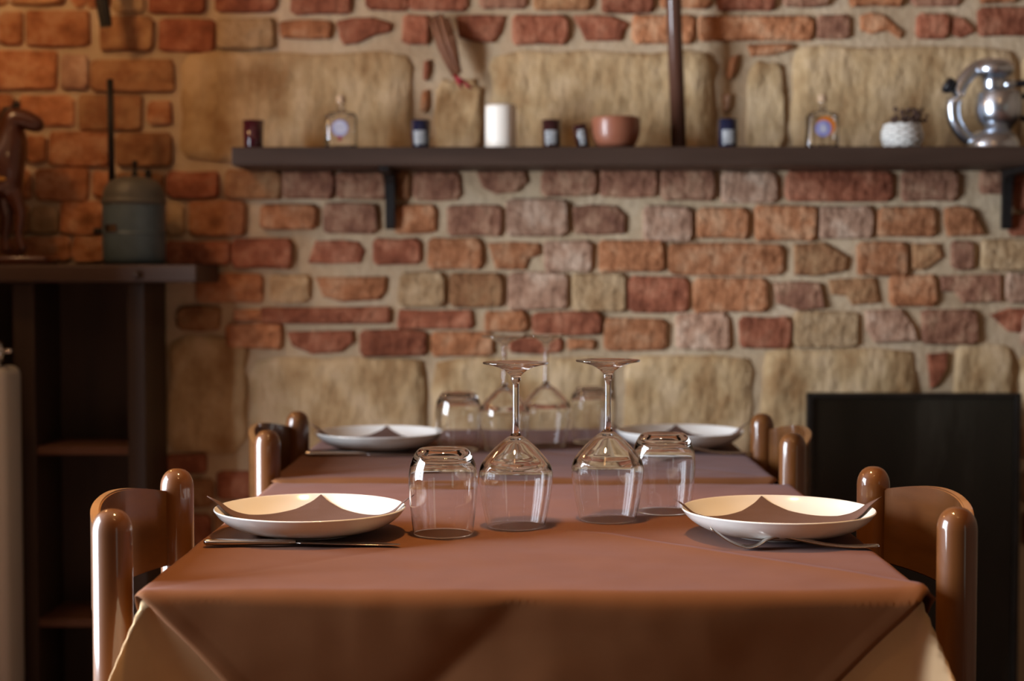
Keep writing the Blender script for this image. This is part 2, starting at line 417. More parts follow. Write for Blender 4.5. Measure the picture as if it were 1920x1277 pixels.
STONES = [
 (340,774,98,304),(815,902,150,292),(920,1338,97,300),(1402,1470,118,290),
 (1484,1905,86,300),(1915,2250,90,300),
 (315,462,632,848),(470,800,672,880),(812,1150,672,880),(1172,1410,668,880),(1428,1716,654,900),(1786,1902,648,900),(1912,2200,660,780),
 (560,900,895,1150),(912,1300,895,1150),(1312,1700,915,1150),
]
for s in STONES: stone_at(*s, proud=random.uniform(.006, .009))
# the wall goes on outside the frame: a course or two on each side
for y0 in (-98, -164):
    x = -160
    while x < 2100:
        wd = random.choice((105, 120, 200, 110)); brick_at(rect_poly(x, x + wd, y0, y0 + 54), random.choice('orbmp'), .010); x += wd + 16
for y0 in (-32, 30, 320, 388, 452, 516, 582):
    for x in (1975, 2090):
        if y0 < 380 and y0 > 100: x += 10
        brick_at(rect_poly(x, x + 100, y0, y0 + 54), random.choice('ormp'), .010)

for x0, x1, y0, y1, m in [(-188, -72, 25, 84, 'o'), (-188, -40, 98, 166, 'b'), (-188, -80, 180, 238, 'o'), (-188, -90, 252, 310, 'r'), (-188, -80, 320, 374, 'o'), (-188, -100, 386, 440, 'b'), (-188, -98, 450, 502, 'o'), (-188, -70, -32, 10, 'r'), (-55, 12, -32, 10, 'o')]:
    brick_at(rect_poly(x0, x1, y0, y1), m, .011)
wl = box(-2.9, -2.6, -3.0, 3.9, 0, 0.15); add_box(wl, -2.9, -2.6, -3.0, 3.9, 2.23, 2.7)
add_box(wl, -2.9, -2.6, -3.0, 0.93, 0.15, 2.23); add_box(wl, -2.9, -2.6, 2.55, 3.9, 0.15, 2.23); add_box(wl, -2.9, -2.6, 1.425, 1.495, 0.15, 2.23)
add_box(wl, -2.9, -2.6, 1.985, 2.055, 0.15, 2.23)
structure(mesh_obj('wall_left', wl, 'plaster', smooth=False))
structure(mesh_obj('shade_wall_left', box(-2.6, -1.48, 2.56, 3.9, 0, 2.7), 'plaster', smooth=False))  # unseen block, added to keep window light off the brick wall's left part
structure(mesh_obj('wall_right', box(2.6, 2.8, -3.0, 3.9, 0, 2.7), 'plaster', smooth=False))
structure(mesh_obj('wall_front', box(-2.9, 2.8, -3.2, -3.0, 0, 2.7), 'plaster', smooth=False))
structure(mesh_obj('floor', box(-2.9, 2.8, -3.2, 3.9, -0.1, 0.0), 'floor', smooth=False))
structure(mesh_obj('ceiling', box(-2.9, 2.8, -3.2, 3.9, 2.7, 2.8), 'ceiling', smooth=False))

# ------------------------------------------------------------------ tables and cloths
TOPZ = 0.760
def make_table(xc, y0, y1, label):
    yc = (y0 + y1) / 2
    t = thing('table', label, 'table', (xc, yc, 0), group=None)
    h = (y1 - y0) / 2
    mesh_obj('tabletop', box(-.397, .397, -h + .003, h - .003, .725, .753, bevel=.004), 'chair', t)
    mesh_obj('column', lathe([(0, .06), (.03, .06), (.03, .725), (0, .725)], 24), 'dark_wood', t)
    mesh_obj('foot', box(-.025, .025, -h + .08, h - .08, 0, .06, bevel=.01), 'dark_wood', t)
    return t

def bend(s, r):
    """arc over the table edge, then straight down: (outward, down)"""
    if s <= 0: return 0.0, 0.0
    if s < r * PI / 2: return r * math.sin(s / r), r * (1 - math.cos(s / r))
    return r, r + (s - r * PI / 2)

def overlay_cloth(xc, y0, y1, R, creases, flap, n=210):
    """square cloth laid corner-wise over a square table: its corners hang in the middle of each side"""
    yc = (y0 + y1) / 2; ax = .402; ay = (y1 - y0) / 2 + .002
    Lh = R / math.sqrt(2); bm = bmesh.new(); rows = []
    k = math.sqrt(.5)
    for j in range(n + 1):
        row = []
        for i in range(n + 1):
            s = -Lh + 2 * Lh * i / n; t = -Lh + 2 * Lh * j / n
            x = (s - t) * k; y = (s + t) * k           # flat table coordinates
            sx, sy = (1 if x >= 0 else -1), (1 if y >= 0 else -1)
            hx, dx = bend(abs(x) - ax, .013); hy, dy = bend(abs(y) - ay, .016)
            X = sx * (min(abs(x), ax) + hx); Y = sy * (min(abs(y), ay) + hy); drop = dx + dy
            up = 0.0
            for f in creases: up += f(s, t, x, y, Lh)
            up += .0012 * noise.noise(Vector((x * 7, y * 7, 3.1 + xc))) + .0007 * noise.noise(Vector((x * 22, y * 22, 1.3)))
            edge = min(Lh - abs(s), Lh - abs(t))
            hem = .0008 if edge < .016 else 0.0
            if drop < .02: Z = TOPZ + max(up, -.0015) * max(0, 1 - drop / .02) + hem - drop
            else: Z = TOPZ - drop
            if dy > .01 or dx > .01:
                o = up * 1.6 + hem + flap(x, y, dx, dy)
                if dy >= dx: Y += sy * o
                else: X += sx * max(min(o, .006), -.01)
            row.append(bm.verts.new((X, Y, Z)))
        rows.append(row)
    for j in range(n):
        for i in range(n):
            bm.faces.new((rows[j][i], rows[j][i + 1], rows[j + 1][i + 1], rows[j + 1][i]))
    o = mesh_obj('overlay_tablecloth', bm, 'cloth', loc=(xc, yc, 0))
    md = o.modifiers.new('thickness', 'SOLIDIFY'); md.thickness = .0009; md.offset = -1
    return o

def under_cloth(xc, y0, y1, b, kf, kb, n=120):
    yc = (y0 + y1) / 2; ax = .399; ay0 = (y1 - y0) / 2 - .001; bm = bmesh.new(); rows = []
    for j in range(n + 1):
        row = []
        for i in range(n + 1):
            x = -b + 2 * b * i / n; y = -b + 2 * b * j / n
            sx, sy = (1 if x >= 0 else -1), (1 if y >= 0 else -1)
            ay = ay0 - (.010 if sy < 0 else 0)
            ex, ey = abs(x) - ax, abs(y) - ay
            if ex > 0 and ey > 0:
                rho = math.hypot(ex, ey); ph = math.atan2(ey, ex)
                h, d = bend(rho, .008); kk = kf if sy < 0 else kb
                out = kk * d * max(0.0, math.sin(2 * ph)) ** 2.4
                X = sx * (ax + h * math.cos(ph) + out * .75); Y = sy * (ay + h * math.sin(ph) + out * .75); Z = TOPZ - .0035 - d
            else:
                hx, dx = bend(ex, .008); hy, dy = bend(ey, .008)
                X = sx * (min(abs(x), ax) + hx); Y = sy * (min(abs(y), ay) + hy); Z = TOPZ - .0035 - dx - dy
            row.append(bm.verts.new((X, Y, Z)))
        rows.append(row)
    for j in range(n):
        for i in range(n):
            bm.faces.new((rows[j][i], rows[j][i + 1], rows[j + 1][i + 1], rows[j + 1][i]))
    return mesh_obj('under_tablecloth', bm, 'beige', loc=(xc, yc, 0))

T1 = (0.0, 1.60, 2.42); T2 = (-0.012, 2.505, 3.305)
make_table(*T1, 'square table in front, hidden under brown and beige cloths')
make_table(*T2, 'square table behind the front one, by the brick wall, under cloths')
tent = lambda q, wd: math.exp(-abs(q) / wd)
C1 = [
 # centre crease to the right front corner: a raised ridge;   to the left front corner: a shallow valley
 lambda s, t, x, y, Lh: (.0075 * tent(s, .006 if s > 0 else .030) * min(1, max(0, (-y - .02) / .08)) if x > 0 and y < 0 else 0),
 lambda s, t, x, y, Lh: (-.0022 * tent(t, .008) * min(1, max(0, (-y - .05) / .1)) if x < 0 and y < 0 else 0),
 # quarter crease through the middle of the front edge, running down to the left on the drop
 lambda s, t, x, y, Lh: (-.0078 * tent(t + .294, .028 if t + .294 > 0 else .075) * min(1, max(0, (-y - .415) / .05)) if y < 0 else 0),
]
def flap1(x, y, dx, dy):
    if y < 0:
        near = max(0, 1 - (.402 - abs(x)) / .22)
        return .004 * min(1, dy / .03) - .009 * near * math.sin(min(1, dy / .10) * PI) + .006 * math.sin(x * 13 + 1.0) * min(1, dy / .12)
    return 0.0
tag(overlay_cloth(*T1, .832, C1, flap1), 'brown cotton cloth laid corner-wise over the front table with diagonal fold creases', 'tablecloth')
tag(under_cloth(*T1, .60, .48, .03), 'cream cloth showing at the corners beneath the front brown cloth', 'tablecloth')
C2 = [
 lambda s, t, x, y, Lh: (-.003 * tent(t, .012) if x < 0 and y < 0 else 0),
 lambda s, t, x, y, Lh: (.002 * tent(s, .012) if x > 0 and y < 0 else 0),
]
def flap2(x, y, dx, dy): return .004 * math.sin(x * 17) * min(1, dy / .1) if y < 0 else 0.0
tag(overlay_cloth(*T2, .822, C2, flap2, 150), 'brown cotton cloth laid corner-wise over the table nearer the brick wall', 'tablecloth')
tag(under_cloth(*T2, .60, .10, .15), 'beige cloth peeping out at the right corner of the table nearer the wall', 'tablecloth')

# ------------------------------------------------------------------ chairs
def post_bm(x, y, z1, r=.0215):
    p = [(0, 0), (r * .8, 0), (r * .95, .25), (r, .5)]
    p += [(r, z1 - r * 1.15)]
    for k in range(1, 8):
        a = k / 7 * PI / 2; p.append((r * math.cos(a) ** .8 if k < 7 else 0, z1 - r * 1.15 + r * 1.15 * math.sin(a)))
    return lathe(p, 28, mtx=Matrix.Translation((x, y, 0)))

def slat_bm(span, bulge, z0, z1, th):
    """bent plywood between the posts, bowed towards -X; end points at the post centres"""
    bm = bmesh.new(); n = 26; cols = []
    for i in range(n + 1):
        t = -1 + 2 * i / n; y = t * span / 2
        prof = 1 - abs(t) ** 2.3
        x = -bulge * prof
        # normal of the curve
        dxdy = bulge * 2.3 * abs(t) ** 1.3 * (1 if t > 0 else -1) / (span / 2)
        nn = Vector((-1, dxdy, 0)).normalized()
        low, top = z0, z1 + .024 * (1 - t * t); c = []
        for off in (0.0, th):
            p = Vector((x, y, 0)) + nn * off
            c += [bm.verts.new((p.x, p.y, low)), bm.verts.new((p.x, p.y, top))]
        cols.append(c)
    for a, b in zip(cols, cols[1:]):
        bm.faces.new((a[0], a[1], b[1], b[0])); bm.faces.new((a[3], a[2], b[2], b[3]))
        bm.faces.new((a[1], a[3], b[3], b[1])); bm.faces.new((a[2], a[0], b[0], b[2]))
    for c in (cols[0], cols[-1]): bm.faces.new((c[0], c[2], c[3], c[1]))
    bmesh.ops.recalc_face_normals(bm, faces=bm.faces)
    es = [e for e in bm.edges if e.calc_face_angle(0) > 1.2]
    bmesh.ops.bevel(bm, geom=es, offset=.0018, segments=2, affect='EDGES')
    return bm

SPAN = .352
def make_chair(label, loc, rz, span=SPAN):
    """backrest side at local X = 0, seat towards +X"""
    t = thing('dining_chair', label, 'chair', loc, rz, 'chairs pushed in at the tables')
    for sy in (-1, 1):
        o = mesh_obj('back_post', post_bm(0, sy * span / 2, .836), 'chair', t)
    o = mesh_obj('backrest', slat_bm(span, .043, .711, .804, .011), 'slat', t); autosmooth(o, 40)
    o.data.materials.append(M['chair_edge'])
    for p in o.data.polygons:
        if abs(p.normal.z) > .5: p.material_index = 1
    for sy in (-1, 1):
        mesh_obj('leg', lathe([(0, 0), (.015, 0), (.019, .3), (.02, .44), (0, .44)], 20, mtx=Matrix.Translation((.33, sy * (span / 2 - .02), 0))), 'chair', t)
        mesh_obj('stretcher', tube([(.0, sy * (span / 2 - .004), .25), (.33, sy * (span / 2 - .02), .25)], .009, 10), 'chair', t)
    mesh_obj('stretcher', tube([(.33, -span / 2 + .02, .18), (.33, span / 2 - .02, .18)], .009, 10), 'chair', t)
    bm = box(.0, .355, -span / 2 + .022, span / 2 - .022, .425, .455, bevel=.01); mesh_obj('seat', bm, 'beige', t)
    return t
make_chair('brown wooden chair at left of the front table, pale light down its near post', (-.457, 1.828, 0), 0.03)
make_chair('brown wooden chair at right of the front table, bright backrest behind two rounded posts', (.457, 1.856, 0), PI + 0.03, .362)
make_chair('brown wooden chair at left of the far table, dark backrest before the stone wall', (-.433, 2.69, 0), 0.01)
make_chair('brown wooden chair at right of the far table, beside the dark panel', (.4215, 2.655, 0), PI - 0.01)

# ------------------------------------------------------------------ tableware
PLATE_IN = [(0, .0068), (.055, .0070), (.078, .0092), (.095, .0145), (.109, .0230), (.1185, .0320)]
def plate_z(r):
    for (r0, z0), (r1, z1) in zip(PLATE_IN, PLATE_IN[1:]):
        if r <= r1: return z0 + (z1 - z0) * (r - r0) / (r1 - r0)
    return .0315 + (r - .1185) * .45
def plate_bm():
    out = [(0, .003), (.048, .003), (.052, 0), (.056, 0), (.060, .0028), (.080, .0058), (.098, .0120), (.112, .0215), (.1195, .0305)]
    prof = out + [(.1208, .0325), (.1200, .0336), (.1185, .0328)] + [(r, z) for r, z in reversed(PLATE_IN[:-1])]
    return lathe(smooth_profile(prof, 3), 72)
def make_plate(label, loc, rz):
    o = mesh_obj('plate', plate_bm(), 'porcelain', loc=loc); o.rotation_euler = (0, 0, rz)
    return tag(o, label, 'plate', 'plates set on the tables')

def napkin_bm(seed, half=.131, apex=.117, curl=1.0):
    """folded triangular paper napkin that follows the dished plate; base towards -Y, point towards +Y"""
    bm = bmesh.new(); n = 34; rows = []
    rnd = random.Random(seed); ph = rnd.uniform(0, 6)
    top = {}
    def pt(u, v):
        y = .002 + (apex - .002) * v
        x = u * half * (1 - v)
        r = math.hypot(x, y)
        z = plate_z(r) + .0016 + .004 * max(0, 1 - abs(r - .085) / .03) * (1 - abs(u)) ** .5
        z += .0022 * (math.sin(x * 60 + ph) * .5 + math.sin(y * 70 + ph)) * .35 * (1 - v)
        if abs(x) > .098: z += curl * (abs(x) - .098) ** 1.15 * (.42 if x > 0 else .36)
        return Vector((x, y, max(z, plate_z(r) + .0008)))
    for j in range(n + 1):
        v = j / n; m = n
        row = [pt(-1 + 2 * i / m, min(v, .995)) for i in range(m + 1)]
        rows.append(row)
    up = [[bm.verts.new(p + Vector((0, 0, .0011))) for p in row] for row in rows]
    dn = [[bm.verts.new(p) for p in row] for row in rows]
    for j in range(n):
        for i in range(n):
            bm.faces.new((up[j][i], up[j][i + 1], up[j + 1][i + 1], up[j + 1][i]))
            bm.faces.new((dn[j][i], dn[j + 1][i], dn[j + 1][i + 1], dn[j][i + 1]))
        for i in (0, n):
            a, b, c, d = up[j][i], up[j + 1][i], dn[j + 1][i], dn[j][i]
            bm.faces.new((a, b, c, d))
    for i in range(n):
        bm.faces.new((up[0][i], up[0][i + 1], dn[0][i + 1], dn[0][i])); bm.faces.new((up[n][i], up[n][i + 1], dn[n][i + 1], dn[n][i]))
    return bm
def make_napkin(label, loc, rz, seed):
    o = mesh_obj('napkin', napkin_bm(seed), 'napkin', loc=loc); o.rotation_euler = (0, 0, rz)
    return tag(o, label, 'napkin', 'folded napkins on the plates')
TZ = TOPZ + .0012
PL = [((-.2795, 1.945, TZ), 'front left', .02, 1), ((.3105, 1.938, TZ), 'front right', .03, 2), ((-.287, 2.905, TZ), 'back left', -.03, 3), ((.283, 2.935, TZ), 'back right', -.02, 4)]
PLL = ['white shallow plate at the left of the front table, above the knife',
       'white shallow plate at the right of the front table, above the fork',
       'white shallow plate at the left of the far table, blurred',
       'white shallow plate at the right of the far table, behind a tumbler']
NPL = ['mauve brown triangular napkin on the front left plate, its left corner curling over the rim',
       'mauve brown triangular napkin on the front right plate, its right corner lifted past the rim',
       'mauve brown triangular napkin on the far left plate',
       'mauve brown triangular napkin on the far right plate']
for (loc, _, rz, sd), la, lb in zip(PL, PLL, NPL):
    make_plate(la, loc, 0); make_napkin(lb, loc, rz, sd)

def wine_glass_bm():
    """standing upside down on its mouth: z = 0 mouth, z = .2145 underside of the foot"""
    outer = smooth_profile([(.0380, .0006), (.0415, .016), (.0450, .034), (.0475, .052), (.0484, .064), (.0476, .0735), (.0438, .083), (.0345, .0945), (.0235, .1060), (.0130, .1145), (.0072, .1185)], 4)
    stem = smooth_profile([(.0052, .122), (.0042, .132), (.0040, .160), (.0042, .184), (.0055, .1885), (.0066, .191), (.0062, .1945), (.0095, .199), (.0190, .2055), (.0320, .2095), (.0420, .2115)], 3)
    foot = [(.0428, .2122), (.0430, .2130), (.0424, .2138), (.0410, .2140), (.030, .2130), (.012, .2120), (0, .2118)]
    inner = smooth_profile([(0, .1130), (.0075, .1118), (.0160, .1065), (.0270, .0965), (.0380, .0848), (.0450, .0755), (.0470, .0690), (.0473, .0620), (.0464, .051), (.0440, .0335), (.0405, .0155), (.0371, .0006)], 4)
    prof = inner + [(.0371, .0003), (.0375, .0), (.0379, .0003)] + outer + stem + foot
    return lathe(prof, 64)
def tumbler_bm():
    outer = smooth_profile([(.0378, .0006), (.0398, .016), (.0420, .036), (.0434, .056), (.0439, .068), (.0428, .080), (.0398, .0925), (.0352, .1020), (.0312, .1068), (.0285, .1083)], 5)
    top = [(.027, .1086), (.024, .1084), (.012, .1078), (0, .1076)]
    inner = smooth_profile([(0, .1010), (.018, .1008), (.0285, .0985), (.0350, .0935), (.0395, .0858), (.0418, .0765), (.0424, .0670), (.0421, .056), (.0408, .036), (.0386, .016), (.0367, .0006)], 5)
    prof = inner + [(.0368, .0003), (.0372, 0), (.0377, .0003)] + outer + top
    return lathe(prof, 64)
def weld(o):
    bm = bmesh.new(); bm.from_mesh(o.data); bmesh.ops.remove_doubles(bm, verts=bm.verts, dist=1e-5)
    bmesh.ops.recalc_face_normals(bm, faces=bm.faces); bm.to_mesh(o.data); bm.free()
    for p in o.data.polygons: p.use_smooth = True
    return o
def at(px, d): return ((px - 996) / F * d, d, TZ)
wg = weld(mesh_obj('wine_glass', wine_glass_bm(), 'glass')); tb = weld(mesh_obj('tumbler', tumbler_bm(), 'glass'))
def place(src, first, loc, label, cat, group):
    o = src if first else src.copy()
    if not first: COL.objects.link(o)
    o.location = loc; return tag(o, label, cat, group)
G1, G2 = 'upside down wine glasses', 'upside down tumblers'
place(wg, True, at(967, 2.005), 'left upside-down wine glass of the front table, beside the left tumbler', 'wine glass', G1)
place(wg, False, at(1140, 2.062), 'right upside-down wine glass of the front table, before the right tumbler', 'wine glass', G1)
place(wg, False, at(946, 2.905), 'left upside-down wine glass of the far table, blurred', 'wine glass', G1)
place(wg, False, at(1024, 2.975), 'right upside-down wine glass of the far table, blurred', 'wine glass', G1)
place(tb, True, at(830, 1.943), 'upside-down tumbler beside the front left plate, sharpest of the glasses', 'tumbler', G2)
place(tb, False, at(1245, 2.132), 'upside-down tumbler behind the front right plate', 'tumbler', G2)
place(tb, False, at(859, 2.890), 'upside-down tumbler of the far table beside its left plate', 'tumbler', G2)
place(tb, False, at(1111, 3.030), 'upside-down tumbler of the far table at the right of its wine glasses', 'tumbler', G2)

def knife_bm():
    """handle at -X, blade to +X, lying flat; total 0.236 m"""
    p = []; r = []
    for x, hy, hz in [(-.1185, .003, .0025), (-.116, .0065, .0038), (-.10, .0075, .0042), (-.06, .0068, .0040), (-.02, .0055, .0034), (-.008, .0050, .0030)]:
        p.append((x, 0, .0045)); r.append((hy, hz))
    bm = tube(p, r, 16)
    p = []; r = []
    for x, hy, hz in [(-.010, .0045, .0022), (.004, .0075, .0010), (.03, .0090, .0008), (.07, .0095, .0007), (.10, .0080, .0006), (.115, .0035, .0005), (.118, .001, .0004)]:
        p.append((x, -.001 if x > 0 else 0, .0040 - max(0, x) * .022)); r.append((hy, hz))
    return tube(p, r, 14, bm)
def fork_bm():
    """tines at -X curving up, handle to +X resting on its end; total 0.2 m"""
    path = [(.098, 0, .0046), (.094, 0, .0040), (.07, 0, .0026), (.035, 0, .0048), (0, 0, .0115), (-.02, 0, .0145), (-.035, 0, .0105), (-.046, 0, .0040), (-.056, 0, .0016), (-.064, 0, .0022)]
    rad = [(.006, .0016), (.0088, .0021), (.0085, .0022), (.0055, .0025), (.0032, .0029), (.0034, .0027), (.0062, .0020), (.0102, .0015), (.0118, .0013), (.0118, .0011)]
    bm = tube(smooth_profile(path, 3), smooth_profile(rad, 3), 14)
    for k in range(4):
        y = (-1.5 + k) * .0064
        tp = [(-.060, y, .0018), (-.070, y, .0042), (-.082, y, .0098), (-.094, y * .97, .0180), (-.102, y * .94, .0240)]
        tube(smooth_profile(tp, 3), smooth_profile([(.0017, .0009), (.0017, .0009), (.0016, .0008), (.0013, .0007), (.0006, .0005)], 3), 8, bm)
    return bm
kn = mesh_obj('knife', knife_bm(), 'steel', loc=(-.2760, 1.853, TZ)); kn.rotation_euler = (0, 0, .03)
tag(kn, 'steel table knife lying before the front left plate', 'knife', 'table knives')
k2 = kn.copy(); COL.objects.link(k2); k2.location = (-.292, 2.792, TZ); k2.rotation_euler = (0, 0, .02)
tag(k2, 'steel table knife glinting before the far left plate', 'knife', 'table knives')
fk = mesh_obj('fork', fork_bm(), 'steel', loc=(.3170, 1.842, TZ)); fk.rotation_euler = (0, 0, -.02)
tag(fk, 'steel fork with raised tines before the front right plate', 'fork', 'table forks')
f2 = fk.copy(); COL.objects.link(f2); f2.location = (.298, 2.82, TZ); f2.rotation_euler = (0, 0, .02)
tag(f2, 'steel fork before the far right plate', 'fork', 'table forks')

# ------------------------------------------------------------------ wall shelf and what stands on it
SY = 3.39                                       # front of the shelf
SZ1 = U(1000, 275, SY).z; SZ0 = U(1000, 310, SY).z
sx0 = U(434, 290, SY).x; sx1 = 1.34
sh = thing('wall_shelf', 'long dark wooden shelf on the brick wall held by iron brackets', 'shelf', ((sx0 + sx1) / 2, SY + .1, SZ0))
bm = box(sx0, sx1, SY, WY - .012, SZ0, SZ1, bevel=.003)
o = mesh_obj('board', bm, 'shelf_wood', sh, smooth=False); o.matrix_parent_inverse = Matrix.Translation(sh.location).inverted()
for px in (731, 1889):
    x = U(px, 370, 3.57).x; zb = U(px, 430, 3.58).z
    bm = bmesh.new(); hw = .0105
    prof = [(SY + .03, SZ0), (WY - .015, SZ0), (WY - .015, zb), (WY - .026, zb), (WY - .030, zb + .01), (WY - .034, SZ0 - .03), (WY - .044, SZ0 - .013), (SY + .03, SZ0 - .008)]
    a = [bm.verts.new((x - hw, y, z)) for y, z in prof]; b = [bm.verts.new((x + hw, y, z)) for y, z in prof]
    bm.faces.new(a); bm.faces.new(list(reversed(b)))
    for k in range(len(a)): bm.faces.new((a[k], b[k], b[(k + 1) % len(a)], a[(k + 1) % len(a)]))
    o = mesh_obj('bracket', bm, 'iron', sh, smooth=False); o.matrix_parent_inverse = Matrix.Translation(sh.location).inverted()

def on_shelf(px, d=3.45): return (U(px, 270, d).x, d, SZ1 + .0003)
MM = 3.45 / F                                   # metres per photo pixel on the shelf

def votive(label, px, wpx, hpx, m, lab, loc=None, fill=True):
    r = wpx / 2 * MM; h = hpx * MM
    t = thing('candle_glass', label, 'candle holder', on_shelf(px), group='small candle glasses on the shelf')
    cup = mesh_obj('cup', lathe([(0, 0), (r * .84, 0), (r * .88, .003), (r, h), (r * .93, h), (r * .82, .012), (0, .010)], 32), m, t)
    mesh_obj('candle', lathe([(0, .0102), (r * .80, .0122), (r * .88, h * .62), (r * .3, h * .60), (0, h * .60)], 24), 'wax', t)
    if lab:
        bm = bmesh.new(); n = 10; prev = None
        for k in range(n + 1):
            a = -PI / 2 - .75 + 1.3 * k / n
            c = []
            for z in (h * .14, h * .62):
                rr = r * (.88 + .12 * z / h) + .0006
                c.append(bm.verts.new((rr * math.cos(a), rr * math.sin(a), z)))
            if prev: bm.faces.new((prev[0], c[0], c[1], prev[1]))
            prev = c
        o = mesh_obj('label_or_glint', bm, 'label', cup); o['label'] = 'pale printed paper label'
    return t
votive('dark red candle glass at the left end of the shelf', 475, 40, 53, 'red_glass', False)
votive('dark blue candle glass with pale label, left of the white candle', 789, 37, 53, 'blue_glass', True)
votive('dark plum candle glass with pale label, right of the white candle', 1034, 37, 53, 'plum_glass', True)
votive('dark blue candle glass with pale label, right of the wooden pole', 1365, 38, 54, 'blue_glass', True)

# small tilted glass leaning on the bowl
t = thing('tilted_glass', 'small dark glass with bright side leaning beside the terracotta bowl', 'glass', on_shelf(1094, 3.435))
bm = lathe([(0, .002), (.014, .002), (.0165, .052), (.0150, .052), (.0125, .006), (0, .006)], 24, mtx=Matrix.Rotation(-.18, 4, 'Y'))
cup = mesh_obj('cup', bm, 'plum_glass', t)
bm = bmesh.new(); prev = None
for k in range(7):
    a = -PI / 2 - .45 + .9 * k / 6; c = []
    for z in (.006, .040):
        rr = .0147 + .0022 * z / .05
        c.append(bm.verts.new(Matrix.Rotation(-.18, 3, 'Y') @ Vector((rr * math.cos(a), rr * math.sin(a), z))))
    if prev: bm.faces.new((prev[0], c[0], c[1], prev[1]))
    prev = c
mesh_obj('label_or_glint', bm, 'label', cup)  # pale patch painted on as the bright highlight of the glass

t = thing('pillar_candle', 'thick white pillar candle standing on the shelf', 'candle', on_shelf(939))
r = 29 * MM; h = 78 * MM
wb = mesh_obj('wax_body', lathe(smooth_profile([(0, 0), (r - .001, 0), (r, .002), (r, h - .004), (r - .003, h), (r - .010, h - .0015), (.008, h - .004), (0, h - .0045)], 3), 40), 'wax', t)
mesh_obj('wick', tube([(0, 0, h - .005), (.001, 0, h + .003), (.003, 0, h + .008)], .0009, 8), 'black', wb)

t = mesh_obj('terracotta_bowl', lathe(smooth_profile([(0, 0), (.030, 0), (.044, .008), (.0525, .028), (.0545, .048), (.0535, .0655), (.0505, .0665), (.0505, .048), (.046, .022), (.030, .010), (0, .008)], 3), 44), 'terracotta', loc=on_shelf(1154))
tag(t, 'round terracotta bowl on the shelf left of the wooden pole', 'bowl')

def bottle(label, px, round_label, stopper):
    t = thing('glass_bottle', label, 'bottle', on_shelf(px), group='small square bottles on the shelf')
    wd = 29 * MM; hb = 66 * MM; dp = 20 * MM
    def shell(o_, z0, z1, zs, zt, rn):
        """square body that goes over into a round neck"""
        bm = bmesh.new(); rings = []
        n = 24
        def ring(kx, ky, z, p):
            out = []
            for k in range(n):
                a = 2 * PI * k / n + PI / n; c, s = math.cos(a), math.sin(a)
                q = (abs(c) ** p + abs(s) ** p) ** (-1 / p)
                out.append(bm.verts.new((kx * q * c, ky * q * s, z)))
            return out
        for kx, ky, z, p in [(wd - .003 - o_, dp - .003 - o_, z0, 8), (wd - o_, dp - o_, z0 + .003, 8), (wd - o_, dp - o_, zs - .006, 8), (wd - .004 - o_, dp - .004 - o_, zs, 6),
                             (rn + .003 - o_, rn + .003 - o_, zs + .004, 2), (rn - o_, rn - o_, zs + .008, 2), (rn - o_, rn - o_, zt, 2)]:
            rings.append(ring(kx, ky, z, p))
        for a, b in zip(rings, rings[1:]):
            for k in range(n): bm.faces.new((a[k], a[(k + 1) % n], b[(k + 1) % n], b[k]))
        bm.faces.new(rings[0]); bm.faces.new(rings[-1])
        return bm
    bg = o = mesh_obj('bottle_glass', shell(0, 0, 0, hb, hb + .022, .0095), 'glass', t); autosmooth(o, 50)
    # hollow: inner surface turned inwards
    bmi = shell(.0022, .004, 0, hb - .003, hb + .018, .0095)
    me = bpy.data.meshes.new('inner'); bmesh.ops.recalc_face_normals(bmi, faces=bmi.faces); bmesh.ops.reverse_faces(bmi, faces=bmi.faces); bmi.to_mesh(me); bmi.free()
    bm = bmesh.new(); bm.from_mesh(o.data); bm.from_mesh(me); bm.to_mesh(o.data); bm.free(); autosmooth(o, 50)
    mesh_obj('stopper', lathe([(0, hb + .0222), (.0085, hb + .0222), (.0100, hb + .024), (.0100, hb + .038), (.0085, hb + .040), (0, hb + .040)], 24), stopper, t)
    yf = -dp - .0006
    def disc(name, cx, cz, r, m, dy, a0=0, a1=2 * PI):
        bm = bmesh.new(); vs = [bm.verts.new((cx + r * math.cos(a0 + (a1 - a0) * k / 30), yf - dy, cz + r * math.sin(a0 + (a1 - a0) * k / 30))) for k in range(30 + (1 if a1 - a0 < 6 else 0))]
        f = bm.faces.new(vs); r_ = bmesh.ops.extrude_face_region(bm, geom=[f])
        for v in [g for g in r_['geom'] if isinstance(g, bmesh.types.BMVert)]: v.co.y -= .0004
        return mesh_obj(name, bm, m, bg, smooth=False)
    if round_label == 'blue':
        disc('round_label', 0, hb * .56, .0185, 'violet', 0); disc('round_label', 0, hb * .56, .0155, 'pale_blue', .0005)
        disc('red_seal', 0, hb * .27, .0045, 'red', 0)
    else:
        disc('round_label', .004, hb * .60, .0215, 'orange', 0); disc('round_label', -.002, hb * .53, .0180, 'violet', .0005)
        disc('round_label', -.002, hb * .53, .0085, 'pale_blue', .001)
    return t
bottle('small square clear bottle with round bluish label, between red and blue candle glasses', 640, 'blue', 'cork')
bottle('small square clear bottle with orange and violet label, left of the wicker pot', 1541, 'orange', 'cork')

